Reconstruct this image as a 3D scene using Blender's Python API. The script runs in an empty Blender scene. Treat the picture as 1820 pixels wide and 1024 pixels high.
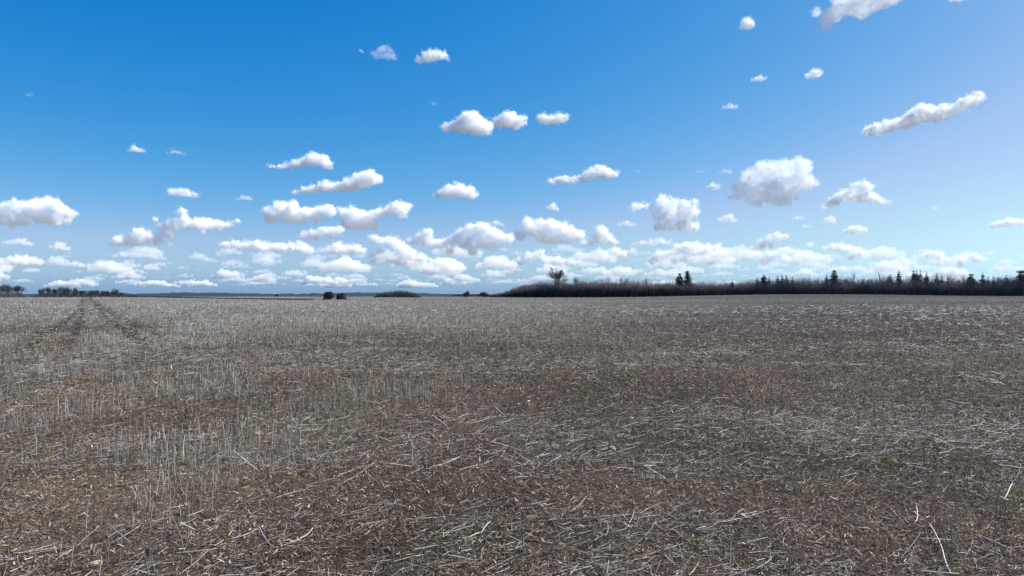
import bpy, bmesh, math, random
import numpy as np
from mathutils import Vector, Matrix, noise

R = math.radians
sc = bpy.context.scene
col = sc.collection

# ------------------------------------------------------------------ camera
F = 1230.0            # focal length in pixels of the 1820 wide photograph
EYE = 1.65
HZ = 524.5            # eye level row in the photograph
cam = bpy.data.cameras.new('camera')
cam_o = bpy.data.objects.new('camera', cam)
col.objects.link(cam_o)
cam.sensor_width = 36
cam.lens = F / 1820 * 36
cam.clip_start = 0.1
cam.clip_end = 200000
cam_o.location = (0, 0, EYE)
cam_o.rotation_euler = (R(90) + math.atan((HZ - 512) / F), 0, 0)
sc.camera = cam_o

# ------------------------------------------------------------------ sky and sun
SUN_EL, SUN_AZ = R(48), R(77)          # azimuth from +Y towards +X
w = bpy.data.worlds.new('World')
sc.world = w
w.use_nodes = True
nt = w.node_tree
sky = nt.nodes.new('ShaderNodeTexSky')
sky.sky_type = 'NISHITA'
sky.sun_disc = False
sky.sun_elevation = SUN_EL
sky.sun_rotation = SUN_AZ
sky.altitude = 0
sky.air_density = 0.7
sky.dust_density = 1.0
sky.ozone_density = 4.2
sep = nt.nodes.new('ShaderNodeSeparateColor')
comb = nt.nodes.new('ShaderNodeCombineColor')
nt.links.new(sky.outputs[0], sep.inputs[0])
for i, (g, k) in enumerate(((2.5, 7.2), (1.1, 1.01), (0.52, 0.725))):
    m1 = nt.nodes.new('ShaderNodeMath'); m1.operation = 'MULTIPLY'; m1.inputs[1].default_value = 0.1
    m2 = nt.nodes.new('ShaderNodeMath'); m2.operation = 'POWER'; m2.inputs[1].default_value = g
    m3 = nt.nodes.new('ShaderNodeMath'); m3.operation = 'MULTIPLY'; m3.inputs[1].default_value = k * 10
    nt.links.new(sep.outputs[i], m1.inputs[0]); nt.links.new(m1.outputs[0], m2.inputs[0])
    nt.links.new(m2.outputs[0], m3.inputs[0]); nt.links.new(m3.outputs[0], comb.inputs[i])
# keep the glow round the sun from turning pink: red never passes 0.86 of green
mm = nt.nodes.new("ShaderNodeMath"); mm.operation = "MULTIPLY"; mm.inputs[1].default_value = 0.69
mn = nt.nodes.new('ShaderNodeMath'); mn.operation = 'MINIMUM'
gsrc = comb.inputs[1].links[0].from_socket; rsrc = comb.inputs[0].links[0].from_socket
nt.links.new(gsrc, mm.inputs[0]); nt.links.new(rsrc, mn.inputs[0]); nt.links.new(mm.outputs[0], mn.inputs[1])
ms = nt.nodes.new('ShaderNodeMath'); ms.operation = 'SUBTRACT'; ms.inputs[1].default_value = 0.12; ms.use_clamp = False
mz = nt.nodes.new('ShaderNodeMath'); mz.operation = 'MAXIMUM'; mz.inputs[1].default_value = 0.0
nt.links.new(mn.outputs[0], ms.inputs[0]); nt.links.new(ms.outputs[0], mz.inputs[0]); nt.links.new(mz.outputs[0], comb.inputs[0])
mb = nt.nodes.new('ShaderNodeMath'); mb.operation = 'MULTIPLY'; mb.inputs[1].default_value = 1.2
mc = nt.nodes.new('ShaderNodeMath'); mc.operation = 'MAXIMUM'
bsrc = comb.inputs[2].links[0].from_socket
nt.links.new(gsrc, mb.inputs[0]); nt.links.new(bsrc, mc.inputs[0]); nt.links.new(mb.outputs[0], mc.inputs[1])
nt.links.new(mc.outputs[0], comb.inputs[2])
bg = nt.nodes['Background']
nt.links.new(comb.outputs[0], bg.inputs[0])
bg.inputs[1].default_value = 0.1

sun = bpy.data.lights.new('sun', 'SUN')
sun.energy = 5.0
sun.angle = R(0.5)
sun.color = (1.0, 0.97, 0.92)
sun_o = bpy.data.objects.new('sun', sun)
col.objects.link(sun_o)
S = Vector((math.sin(SUN_AZ) * math.cos(SUN_EL), math.cos(SUN_AZ) * math.cos(SUN_EL), math.sin(SUN_EL)))
sun_o.rotation_euler = S.to_track_quat('Z', 'Y').to_euler()

sc.view_settings.view_transform = 'Standard'
sc.view_settings.look = 'None'
sc.view_settings.exposure = 0.65
sc.view_settings.gamma = 1.0
sc.render.engine = 'CYCLES'
sc.cycles.volume_bounces = 40
sc.cycles.max_bounces = 40
sc.cycles.use_denoising = True
sc.cycles.use_light_tree = False
sc.cycles.diffuse_bounces = 3
sc.cycles.glossy_bounces = 2

# ------------------------------------------------------------------ helpers
def tag(o, label=None, cat=None, group=None, kind=None):
    if label: o['label'] = label
    if cat: o['category'] = cat
    if group: o['group'] = group
    if kind: o['kind'] = kind
    return o

def mesh_obj(name, verts, faces_flat, nside, mat, parent=None, colors=None, smooth=False):
    """verts (N,3); faces_flat (M,nside) int; colors (N,3) per vertex"""
    me = bpy.data.meshes.new(name)
    V = np.asarray(verts, dtype=np.float32); Fc = np.asarray(faces_flat, dtype=np.int32)
    me.vertices.add(len(V)); me.vertices.foreach_set('co', V.ravel())
    me.loops.add(Fc.size); me.loops.foreach_set('vertex_index', Fc.ravel())
    me.polygons.add(len(Fc))
    me.polygons.foreach_set('loop_start', np.arange(0, Fc.size, nside, dtype=np.int32))
    me.polygons.foreach_set('loop_total', np.full(len(Fc), nside, dtype=np.int32))
    if colors is not None:
        a = me.color_attributes.new('tone', 'FLOAT_COLOR', 'POINT')
        c = np.ones((len(V), 4), dtype=np.float32); c[:, :3] = colors
        a.data.foreach_set('color', c.ravel())
    me.update(calc_edges=True)
    if smooth:
        me.polygons.foreach_set('use_smooth', np.ones(len(Fc), dtype=bool))
    me.materials.append(mat)
    o = bpy.data.objects.new(name, me)
    col.objects.link(o)
    if parent: o.parent = parent
    return o

def empty(name, loc):
    o = bpy.data.objects.new(name, None)
    o.location = loc
    o.empty_display_size = 0.2
    col.objects.link(o)
    return o

def merge(parts):
    vs, fs, cs, n = [], [], [], 0
    for v, f, c in parts:
        vs.append(v); fs.append(f + n); cs.append(c); n += len(v)
    return np.concatenate(vs), np.concatenate(fs), np.concatenate(cs)

def material(name, rough=0.8, spec=0.3, attr=None, base=(0.3, 0.3, 0.3), noise_scale=None, amount=0.3, trans=0.0):
    m = bpy.data.materials.new(name); m.use_nodes = True
    n = m.node_tree; b = n.nodes['Principled BSDF']
    b.inputs['Roughness'].default_value = rough
    b.inputs['Specular IOR Level'].default_value = spec
    src = None
    if attr:
        a = n.nodes.new('ShaderNodeAttribute'); a.attribute_name = attr; src = a.outputs['Color']
    else:
        c = n.nodes.new('ShaderNodeRGB'); c.outputs[0].default_value = (*base, 1); src = c.outputs[0]
    if noise_scale:
        tc = n.nodes.new('ShaderNodeTexCoord')
        t = n.nodes.new('ShaderNodeTexNoise'); t.inputs['Scale'].default_value = noise_scale; t.inputs['Detail'].default_value = 5
        n.links.new(tc.outputs['Object'], t.inputs['Vector'])
        mr = n.nodes.new('ShaderNodeMapRange'); mr.inputs[1].default_value = 0.3; mr.inputs[2].default_value = 0.7
        mr.inputs[3].default_value = 1 - amount; mr.inputs[4].default_value = 1 + amount
        n.links.new(t.outputs[0], mr.inputs[0])
        mx = n.nodes.new('ShaderNodeVectorMath'); mx.operation = 'SCALE'
        n.links.new(src, mx.inputs[0]); n.links.new(mr.outputs[0], mx.inputs['Scale'])
        src = mx.outputs[0]
    n.links.new(src, b.inputs['Base Color'])
    if trans > 0:
        tr = n.nodes.new('ShaderNodeBsdfTranslucent'); n.links.new(src, tr.inputs[0])
        ms = n.nodes.new('ShaderNodeMixShader'); ms.inputs[0].default_value = trans
        n.links.new(b.outputs[0], ms.inputs[1]); n.links.new(tr.outputs[0], ms.inputs[2])
        n.links.new(ms.outputs[0], n.nodes['Material Output'].inputs['Surface'])
    return m

def sm(a, b, x):
    t = np.clip((np.asarray(x, dtype=np.float64) - a) / (b - a), 0, 1)
    return t * t * (3 - 2 * t)

_rs = np.random.RandomState(5)
_G = _rs.rand(256, 256)
def vnoise(x, y, s=1.0, oct=4, seed=0):
    """tileable value noise, numpy"""
    x = np.asarray(x, dtype=np.float64) * s + seed * 17.3; y = np.asarray(y, dtype=np.float64) * s + seed * 31.7
    out = 0; amp = 1; tot = 0
    for k in range(oct):
        xi = np.floor(x).astype(int); yi = np.floor(y).astype(int)
        fx = x - xi; fy = y - yi
        fx = fx * fx * (3 - 2 * fx); fy = fy * fy * (3 - 2 * fy)
        a = _G[xi & 255, yi & 255]; b = _G[(xi + 1) & 255, yi & 255]
        c = _G[xi & 255, (yi + 1) & 255]; d = _G[(xi + 1) & 255, (yi + 1) & 255]
        out = out + amp * ((a * (1 - fx) + b * fx) * (1 - fy) + (c * (1 - fx) + d * fx) * fy)
        tot += amp; amp *= 0.5; x = x * 2.03 + 11.1; y = y * 2.03 + 5.7
    return out / tot

def az_of(px):
    return math.atan((px - 910) / F)

def place(px, Y):
    """ground point whose forward distance is Y and which is seen at photo column px"""
    x = (px - 910) / F * Y
    return x, Y

# ------------------------------------------------------------------ terrain
def height(x, y):
    x = np.asarray(x, dtype=np.float64); y = np.asarray(y, dtype=np.float64)
    h = 0.10 * (vnoise(x, y, 1 / 14.0, 3, 1) - 0.5) * sm(6, 40, np.hypot(x, y))
    h = h + 0.05 * (vnoise(x, y, 1 / 1.3, 3, 2) - 0.5)
    h = h + 0.5 * (vnoise(x, y, 1 / 90.0, 2, 3) - 0.5) * sm(60, 200, y)
    # low swell out to the right
    h = h + 1.75 * np.exp(-((x - 128) / 75.0) ** 2 - ((y - 310) / 90.0) ** 2)
    h = h + 0.9 * np.exp(-((x - 260) / 120.0) ** 2 - ((y - 340) / 100.0) ** 2)
    h = h + 0.45 * np.exp(-((x + 190) / 60.0) ** 2 - ((y - 330) / 60.0) ** 2)
    h = h - 14.0 * sm(600, 2600, np.hypot(x, y))
    return h

def h1(x, y):
    return float(height(np.array([x]), np.array([y]))[0])

# wheel tracks: two dual-tyre ruts running away to the left
TX = (153 - 910) / F
def track_mask(x, y):
    cx = TX * y + 0.55 + 0.0 * y
    d = x - cx
    k = sm(15, 28, y) * (1 - sm(300, 360, y))
    bend = 0.6 * (1 - sm(22, 60, y))
    out = 0
    for off, b in ((-1.25, -bend), (1.35, bend)):
        for s in (-0.36, 0.36):
            wd = 0.30 + y * 0.0014
            out = np.maximum(out, np.exp(-(((d - off - b * 0.9 - s * (1 + 0.5 * (1 - sm(30, 70, y)))) / wd) ** 2)))
    return out * k

def spot(px, py, wpx, hpx):
    """world ellipse of a patch of the field seen at that place in the photograph"""
    d = EYE * F / (py - HZ); d0 = EYE * F / (py - hpx / 2 - HZ); d1 = EYE * F / (py + hpx / 2 - HZ)
    return ((px - 910) / F * d, d, wpx / 2 / F * d, max(0.3, (d0 - d1) / 2))
SPOTS = [(*spot(*q), a_) for q, a_ in (((560, 578, 700, 40), .30), ((1000, 570, 500, 24), .12), ((160, 603, 340, 22), .38), ((330, 612, 200, 22), .2),
    ((230, 700, 260, 90), .55), ((40, 735, 110, 60), .5), ((300, 830, 330, 120), .48), ((80, 640, 220, 40), .2), ((120, 583, 260, 12), -.35),
    ((560, 760, 200, 60), .12), ((800, 720, 260, 60), .10), ((480, 720, 240, 50), -.22), ((700, 940, 600, 110), -.16), ((1150, 690, 400, 60), -.18),
    ((1600, 700, 380, 70), .08), ((1300, 940, 500, 100), -.10), ((1500, 850, 600, 60), .05), ((1450, 560, 600, 10), -.2), ((200, 890, 420, 110), .42), ((560, 690, 500, 60), .2), ((400, 541, 1000, 14), .25), ((170, 588, 200, 16), -.45), ((1560, 556, 700, 20), -.3), ((1500, 535, 700, 7), .15), ((1300, 860, 1300, 300), -.10), ((700, 850, 500, 200), -.08))]
def redness(x, y):
    sx, sy, rx, ry = spot(1600, 560, 1000, 30)
    return np.exp(-((x - sx) / rx) ** 2 - ((y - sy) / ry) ** 2)[..., None]
RED = np.array([0.10, 0.26, 0.30])
WIND = [(-9.5, 14), (-10.9, 17.6), (-13.4, 27), (-17, 40), (-21.5, 55)]
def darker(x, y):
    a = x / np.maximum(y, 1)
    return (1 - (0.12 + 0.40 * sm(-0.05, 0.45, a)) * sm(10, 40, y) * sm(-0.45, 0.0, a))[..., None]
def windrow(x, y):
    """a band of thrown-out straw crossing the left of the field"""
    o_ = 0
    for (x0, y0), (x1, y1) in zip(WIND[:-1], WIND[1:]):
        dx, dy = x1 - x0, y1 - y0; t = np.clip(((x - x0) * dx + (y - y0) * dy) / (dx * dx + dy * dy), 0, 1)
        d = np.hypot(x - x0 - t * dx, y - y0 - t * dy)
        o_ = np.maximum(o_, np.exp(-(d / (0.9 + 0.02 * y0)) ** 2))
    return o_ * sm(0.3, 0.6, vnoise(x, y, 1 / 1.5, 3, 71))

def patches(x, y):
    """0..1 : how pale and thick the standing stubble is"""
    p = 0.5 + 1.5 * (vnoise(x + 0.4 * y, y * 1.0, 1 / 7.0, 3, 7) - 0.5)
    q = vnoise(x * 0.35, y, 1 / 22.0, 3, 9)
    r = vnoise(x, y, 1 / 1.9, 3, 8)
    left = 1 - sm(-0.35, 0.55, x / np.maximum(y, 1))
    o_ = 0.40 * p + 0.30 * q + 0.36 * r - 0.10 + 0.30 * (left - 0.45)
    for sx, sy, rx, ry, am in SPOTS:
        o_ = o_ + 1.35 * am * np.exp(-((x - sx) / rx) ** 2 - ((y - sy) / ry) ** 2)
    return np.clip(o_, 0, 1)

# ---- ground sheet (polar grid, radii growing to the horizon)
NA = 520
rad = np.concatenate([np.arange(0.6, 16, 0.085), np.geomspace(16, 45000, 380)])
ang = np.linspace(-R(68), R(68), NA)
RR, AA = np.meshgrid(rad, ang, indexing='ij')
GX = RR * np.sin(AA); GY = RR * np.cos(AA)
GZ = height(GX, GY) + 0.05 * (vnoise(GX, GY, 5.0, 3, 4) - 0.5) * (1 - sm(8, 30, RR))
GZ = GZ - 0.07 * track_mask(GX, GY)
GV = np.stack([GX, GY, GZ], -1).reshape(-1, 3)
i = np.arange(len(rad) - 1)[:, None] * NA + np.arange(NA - 1)[None, :]
GF = np.stack([i, i + 1, i + 1 + NA, i + NA], -1).reshape(-1, 4)
pt = patches(GX, GY)
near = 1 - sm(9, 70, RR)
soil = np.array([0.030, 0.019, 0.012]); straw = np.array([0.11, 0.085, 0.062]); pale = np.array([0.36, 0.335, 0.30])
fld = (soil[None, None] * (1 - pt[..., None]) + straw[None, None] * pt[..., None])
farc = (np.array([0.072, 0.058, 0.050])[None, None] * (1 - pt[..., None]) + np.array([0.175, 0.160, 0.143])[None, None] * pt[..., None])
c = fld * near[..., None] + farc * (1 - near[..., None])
strip = (vnoise(GX * 0.06, GY, 1 / 26.0, 2, 12) - 0.5)
c = c * (1 + 0.9 * strip[..., None] * (1 - near[..., None]))
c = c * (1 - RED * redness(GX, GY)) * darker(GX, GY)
c = c * (1 - 0.8 * np.clip(track_mask(GX, GY), 0, 1)[..., None])
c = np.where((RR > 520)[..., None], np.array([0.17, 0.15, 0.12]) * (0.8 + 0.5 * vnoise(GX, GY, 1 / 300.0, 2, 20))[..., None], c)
ground_m = bpy.data.materials.new('stubble_field_soil'); ground_m.use_nodes = True
n = ground_m.node_tree; b = n.nodes['Principled BSDF']
b.inputs['Roughness'].default_value = 0.95; b.inputs['Specular IOR Level'].default_value = 0.15
at = n.nodes.new('ShaderNodeAttribute'); at.attribute_name = 'tone'
tc = n.nodes.new('ShaderNodeTexCoord')
prev = at.outputs['Color']
for scl, lo, hi, det in ((38.0, 0.45, 1.65, 6), (3.1, 0.7, 1.3, 6)):
    t = n.nodes.new('ShaderNodeTexNoise'); t.inputs['Scale'].default_value = scl; t.inputs['Detail'].default_value = det
    t.inputs['Roughness'].default_value = 0.7
    n.links.new(tc.outputs['Object'], t.inputs['Vector'])
    mr = n.nodes.new('ShaderNodeMapRange'); mr.inputs[1].default_value = 0.3; mr.inputs[2].default_value = 0.7
    mr.inputs[3].default_value = lo; mr.inputs[4].default_value = hi
    n.links.new(t.outputs[0], mr.inputs[0])
    vm = n.nodes.new('ShaderNodeVectorMath'); vm.operation = 'SCALE'
    n.links.new(prev, vm.inputs[0]); n.links.new(mr.outputs[0], vm.inputs['Scale'])
    prev = vm.outputs[0]
    if scl > 30:
        bp = n.nodes.new('ShaderNodeBump'); bp.inputs['Distance'].default_value = 0.02; bp.inputs['Strength'].default_value = 0.9
        n.links.new(t.outputs[0], bp.inputs['Height']); n.links.new(bp.outputs[0], b.inputs['Normal'])
n.links.new(prev, b.inputs['Base Color'])
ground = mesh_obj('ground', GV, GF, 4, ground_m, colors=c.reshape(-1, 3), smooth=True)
tag(ground, kind='structure')

# ------------------------------------------------------------------ straw geometry (vectorised prisms)
def prisms(P, D, r0, r1, C, bend=None, segs=1, sides=3, C1=None):
    """N tapering stems from P along vector D (length included). bend: sideways offset vector at mid-length"""
    N = len(P)
    L = np.linalg.norm(D, axis=1, keepdims=True); u = D / L
    ref = np.where(np.abs(u[:, 2:3]) > 0.8, np.array([[1.0, 0, 0]]), np.array([[0, 0, 1.0]]))
    a = np.cross(u, ref); a /= np.linalg.norm(a, axis=1, keepdims=True)
    bb = np.cross(u, a)
    rings = segs + 1
    V = np.zeros((N, rings, sides, 3)); K = np.zeros((N, rings, sides, 3))
    for s in range(rings):
        t = s / segs
        c_ = P + D * t
        if bend is not None: c_ = c_ + bend * (4 * t * (1 - t))
        r = (r0 * (1 - t) + r1 * t)[:, None]
        for k in range(sides):
            th = 2 * math.pi * k / sides + 0.5
            V[:, s, k] = c_ + r * (math.cos(th) * a + math.sin(th) * bb)
        K[:, s] = (C if C1 is None else C * (1 - t) + C1 * t)[:, None, :]
    V = V.reshape(-1, 3); K = K.reshape(-1, 3)
    base = np.arange(N)[:, None] * (rings * sides)
    fs = []
    for s in range(segs):
        for k in range(sides):
            k2 = (k + 1) % sides
            fs.append(np.stack([base[:, 0] + s * sides + k, base[:, 0] + s * sides + k2,
                                base[:, 0] + (s + 1) * sides + k2, base[:, 0] + (s + 1) * sides + k], -1))
    return V, np.concatenate(fs), K

def strips(P, D, W, C, curl=None, tip=None):
    """N thin curved leaf-like bits: three cross edges, two quads"""
    N = len(P)
    V = np.zeros((N, 3, 2, 3))
    for s, t in enumerate((0, 0.5, 1)):
        c_ = P + D * t
        if curl is not None: c_ = c_ + curl * (4 * t * (1 - t))
        wv = W * ((1 - 0.55 * abs(t - 0.45)) if tip is None else (1 - tip * t))
        V[:, s, 0] = c_ - wv * 0.5; V[:, s, 1] = c_ + wv * 0.5
    V = V.reshape(-1, 3)
    base = np.arange(N) * 6
    f = np.concatenate([np.stack([base, base + 1, base + 3, base + 2], -1), np.stack([base + 2, base + 3, base + 5, base + 4], -1)])
    K = np.repeat(C, 6, axis=0)
    return V, f, K

def scatter(rng, y0, y1, dens, half=0.80, margin=2.0, dfun=None):
    """uniform random ground points in the viewed wedge between forward distances y0 and y1"""
    A = (y1 - y0) * 2 * (half * y1 + margin)
    n_ = int(A * dens)
    y = rng.uniform(y0, y1, n_); x = rng.uniform(-1, 1, n_) * (half * y1 + margin)
    k = np.abs(x) < half * y + margin
    x, y = x[k], y[k]
    if dfun is not None:
        k = rng.rand(len(x)) < dfun(x, y); x, y = x[k], y[k]
    z = height(x, y) - 0.07 * track_mask(x, y)
    return np.stack([x, y, z], -1)

PAL = 0.88 * np.array([[0.29, 0.27, 0.245], [0.22, 0.195, 0.172], [0.42, 0.395, 0.35], [0.14, 0.115, 0.088], [0.065, 0.052, 0.040], [0.26, 0.19, 0.11], [0.52, 0.495, 0.44]])
def tones(rng, n_, wts):
    wts = np.array(wts) / sum(wts)
    c_ = PAL[rng.choice(len(PAL), n_, p=wts)]
    return c_ * rng.uniform(0.75, 1.2, (n_, 1))

straw_m = material('dry_straw', rough=0.5, spec=0.5, attr='tone', trans=0.18)
litter_m = material('chaff_litter', rough=0.75, spec=0.3, attr='tone', trans=0.12)

rng = np.random.RandomState(11)

def stalk_density(x, y):
    p = patches(x, y)
    clump = vnoise(x, y, 1 / 0.8, 3, 31)
    rows = 0.65 + 0.35 * np.cos((x * 0.93 - y * 0.36) * 2 * math.pi / 0.46)
    return np.clip((sm(0.30, 0.85, p) * 1.1 + 0.10) * sm(0.33, 0.62, clump) * rows, 0, 1) * (1 - 0.95 * np.clip(track_mask(x, y) * 1.8, 0, 1))

# standing stubble
parts = []
def bands(y0, y1, q=1.16):
    o_ = [y0]
    while o_[-1] < y1: o_.append(o_[-1] * q)
    return list(zip(o_[:-1], o_[1:]))
for y0, y1 in bands(2.2, 420):
    ym = (y0 + y1) / 2
    dens = 150 if ym < 12 else 90 if ym < 20 else 110 * (20 / ym) ** 1.6
    sg = 3 if ym < 9 else 2 if ym < 22 else 1
    P = scatter(rng, y0, y1, dens, dfun=stalk_density)
    N = len(P); hh = rng.uniform(.10, .38 if ym < 12 else .33 if ym < 60 else .27, N) * rng.uniform(0.7, 1.05, N)
    az = rng.uniform(0, 2 * math.pi, N); tilt = np.abs(rng.normal(0, 0.13, N)) + (rng.rand(N) < 0.10) * rng.uniform(0.2, 0.8, N)
    D = np.stack([np.sin(tilt) * np.cos(az) + 0.03, np.sin(tilt) * np.sin(az), np.cos(tilt)], -1) * hh[:, None]
    pp = patches(P[:, 0], P[:, 1])[:, None]
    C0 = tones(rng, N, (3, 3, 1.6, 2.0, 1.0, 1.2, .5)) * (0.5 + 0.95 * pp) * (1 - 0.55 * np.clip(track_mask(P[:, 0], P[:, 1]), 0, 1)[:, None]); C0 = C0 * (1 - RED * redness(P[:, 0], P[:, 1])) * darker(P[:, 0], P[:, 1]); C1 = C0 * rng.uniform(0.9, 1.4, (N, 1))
    rr = np.maximum(rng.uniform(.0017, .0038, N), rng.uniform(.00018, .00030, N) * P[:, 1])
    bend = rng.normal(0, 0.012, (N, 3)) * np.array([1, 1, 0.2])
    P[:, 2] -= 0.01
    parts.append(prisms(P, D, rr, rr * 0.8, C0, bend if sg > 1 else None, sg, 3, C1))
    if y1 <= 22:      # forked side branches on some stalks
        k = rng.rand(N) < 0.28; M = k.sum(); t = rng.uniform(0.45, 0.9, (M, 1))
        a2 = rng.uniform(0, 2 * math.pi, M); ln = rng.uniform(0.03, 0.12, M)[:, None]
        D2 = np.stack([np.cos(a2) * 0.5, np.sin(a2) * 0.5, np.full(M, 0.85)], -1) * ln
        B = P[k] + D[k] * t + (bend[k] * (4 * t * (1 - t)))
        parts.append(prisms(B, D2, rr[k] * 0.6, rr[k] * 0.35, C1[k]))
V, Fc, K = merge(parts)
tag(mesh_obj('stubble', V, Fc, 4, straw_m, colors=K), 'dry grey straw stubble standing all over the field', 'stubble', kind='stuff')
print('stubble faces', len(Fc))

# fallen straw
parts = []
def lie_density(x, y):
    return np.clip(0.06 + (1 - 0.8 * sm(14, 30, y)) * (0.9 * sm(0.45, 0.72, vnoise(x * 0.7 + 0.3 * y, y, 1 / 0.9, 3, 41)) + 0.45) * sm(0.38, 0.62, vnoise(x * 0.22, y, 1 / 1.5, 3, 43)) + 0.9 * windrow(x, y), 0, 1) * (1 - 0.5 * track_mask(x, y))
for y0, y1 in bands(2.2, 110):
    ym = (y0 + y1) / 2
    dens = 330 if ym < 6 else 330 * (6 / ym) ** 1.35 * (1 - sm(60, 120, ym))
    sg = 3 if ym < 6 else 2 if ym < 14 else 1
    P = scatter(rng, y0, y1, dens, dfun=lie_density); N = len(P)
    ln = 0.03 + 0.004 * ym + (0.21 + 0.003 * ym) * rng.rand(N) ** 2.4
    rr = np.maximum(rng.uniform(.0014, .0042, N), rng.uniform(.0002, .0004, N) * P[:, 1])
    az = np.where(rng.rand(N) < 0.4, rng.normal(0.5, 0.75, N), rng.uniform(0, math.pi * 2, N))
    up = np.abs(rng.normal(0, 0.09, N)) + (rng.rand(N) < 0.12) * rng.uniform(0.1, 0.6, N)
    D = np.stack([np.cos(az) * np.cos(up), np.sin(az) * np.cos(up), np.sin(up)], -1) * ln[:, None]
    P[:, 2] += rr + np.abs(rng.normal(0, 0.012, N))
    bend = rng.normal(0, 0.035, (N, 3)) * np.array([1, 1, 0.15]) * ln[:, None]
    C0 = tones(rng, N, (2.6, 2, 2.2, 2, 2.2, .6, 2.0)) * 1.1
    parts.append(prisms(P, D, rr, rr * rng.uniform(0.5, 1, N), C0, bend if sg > 1 else None, sg, 3))
# the windrow: straw thrown out in a curved band
N = 5200; seg_i = rng.choice(len(WIND) - 1, N, p=[.05, .2, .3, .45]); t = rng.rand(N)
Wd = np.array(WIND, float); P = Wd[seg_i] * (1 - t[:, None]) + Wd[seg_i + 1] * t[:, None]
P = P + rng.normal(0, 1, (N, 2)) * (0.5 + 0.012 * P[:, 1:2]); x, y = P[:, 0], P[:, 1]
k = vnoise(x, y, 1 / 1.2, 3, 71) > 0.5; x, y = x[k], y[k]; N = len(x)
P = np.stack([x, y, height(x, y) + rng.uniform(0.01, 0.12, N)], -1)
az = rng.normal(0.4, 0.7, N); ln = rng.uniform(.08, .4, N); up = rng.normal(0, .15, N)
D = np.stack([np.cos(az) * np.cos(up), np.sin(az) * np.cos(up), np.sin(up)], -1) * ln[:, None]
rr = np.maximum(.002, .00022 * y) * rng.uniform(.8, 1.4, N)
parts.append(prisms(P, D, rr, rr * 0.8, tones(rng, N, (2, 1, 3, .5, 0, .3, 2.5)), None, 1, 3))
V, Fc, K = merge(parts)
tag(mesh_obj('fallen_straw', V, Fc, 4, straw_m, colors=K), 'pale broken straw stems lying across the field', 'straw', kind='stuff')
print('fallen faces', len(Fc))

# chaff and leaf litter
parts = []
for y0, y1 in bands(2.2, 48):
    ym = (y0 + y1) / 2; k_ = max(1, (ym / 5) ** 0.75)
    dens = 9000 if ym < 5 else 9000 * (5 / ym) ** 1.85 * (1 - sm(18, 50, ym))
    P = scatter(rng, y0, y1, dens); N = len(P)
    ln = (.006 + .040 * rng.rand(N) ** 1.8) * k_ ** 0.9
    big = rng.rand(N) < 0.018
    ln = np.where(big, ln + 0.02, ln)
    az = rng.uniform(0, math.pi * 2, N); up = rng.normal(0, 0.35, N)
    D = np.stack([np.cos(az) * np.cos(up), np.sin(az) * np.cos(up), np.sin(up)], -1) * ln[:, None]
    roll = rng.normal(0, 0.6, N); wd = (np.where(big, rng.uniform(.006, .012, N), rng.uniform(.0015, .0062, N)) * k_ ** 0.85)[:, None]
    W = np.stack([-np.sin(az) * np.cos(roll), np.cos(az) * np.cos(roll), np.sin(roll)], -1) * wd
    P[:, 2] += np.abs(rng.normal(0.004, 0.009, N)) + np.clip(-D[:, 2], 0, 1)
    curl = rng.normal(0, 0.03, (N, 3)) * ln[:, None]
    g = vnoise(P[:, 0], P[:, 1], 1 / 0.6, 3, 51)
    C0 = tones(rng, N, (2.8, 2.6, 2.6, 2.4, 2.6, .8, 1.2)) * np.array([0.90, 0.74, 0.61]) * ((0.45 + 0.9 * g) * (0.45 + 1.15 * vnoise(P[:, 0] * 0.6, P[:, 1], 1 / 2.2, 3, 53)))[:, None]
    dk = (rng.rand(N) < 0.42)[:, None]
    C0 = np.where(dk, C0 * np.array([0.40, 0.33, 0.25]), C0 * 1.12)
    gr = ((vnoise(P[:, 0], P[:, 1], 1 / 1.5, 2, 61) > 0.58) & (rng.rand(N) < 0.3))[:, None]
    C0 = np.where(big[:, None], tones(rng, N, (2, 2, 2, .5, 0, 0.6, .4)) * np.array([1, .93, .84]), C0)
    C0 = np.where(gr, np.array([[0.072, 0.062, 0.030]]) * rng.uniform(0.7, 1.4, (N, 1)), C0)
    parts.append(strips(P, D, W, C0, curl))
V, Fc, K = merge(parts)
tag(mesh_obj('chaff_litter', V, Fc, 4, litter_m, colors=K), 'brown chopped chaff and leaf litter on the soil', 'chaff', kind='stuff')
print('litter faces', len(Fc))
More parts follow.
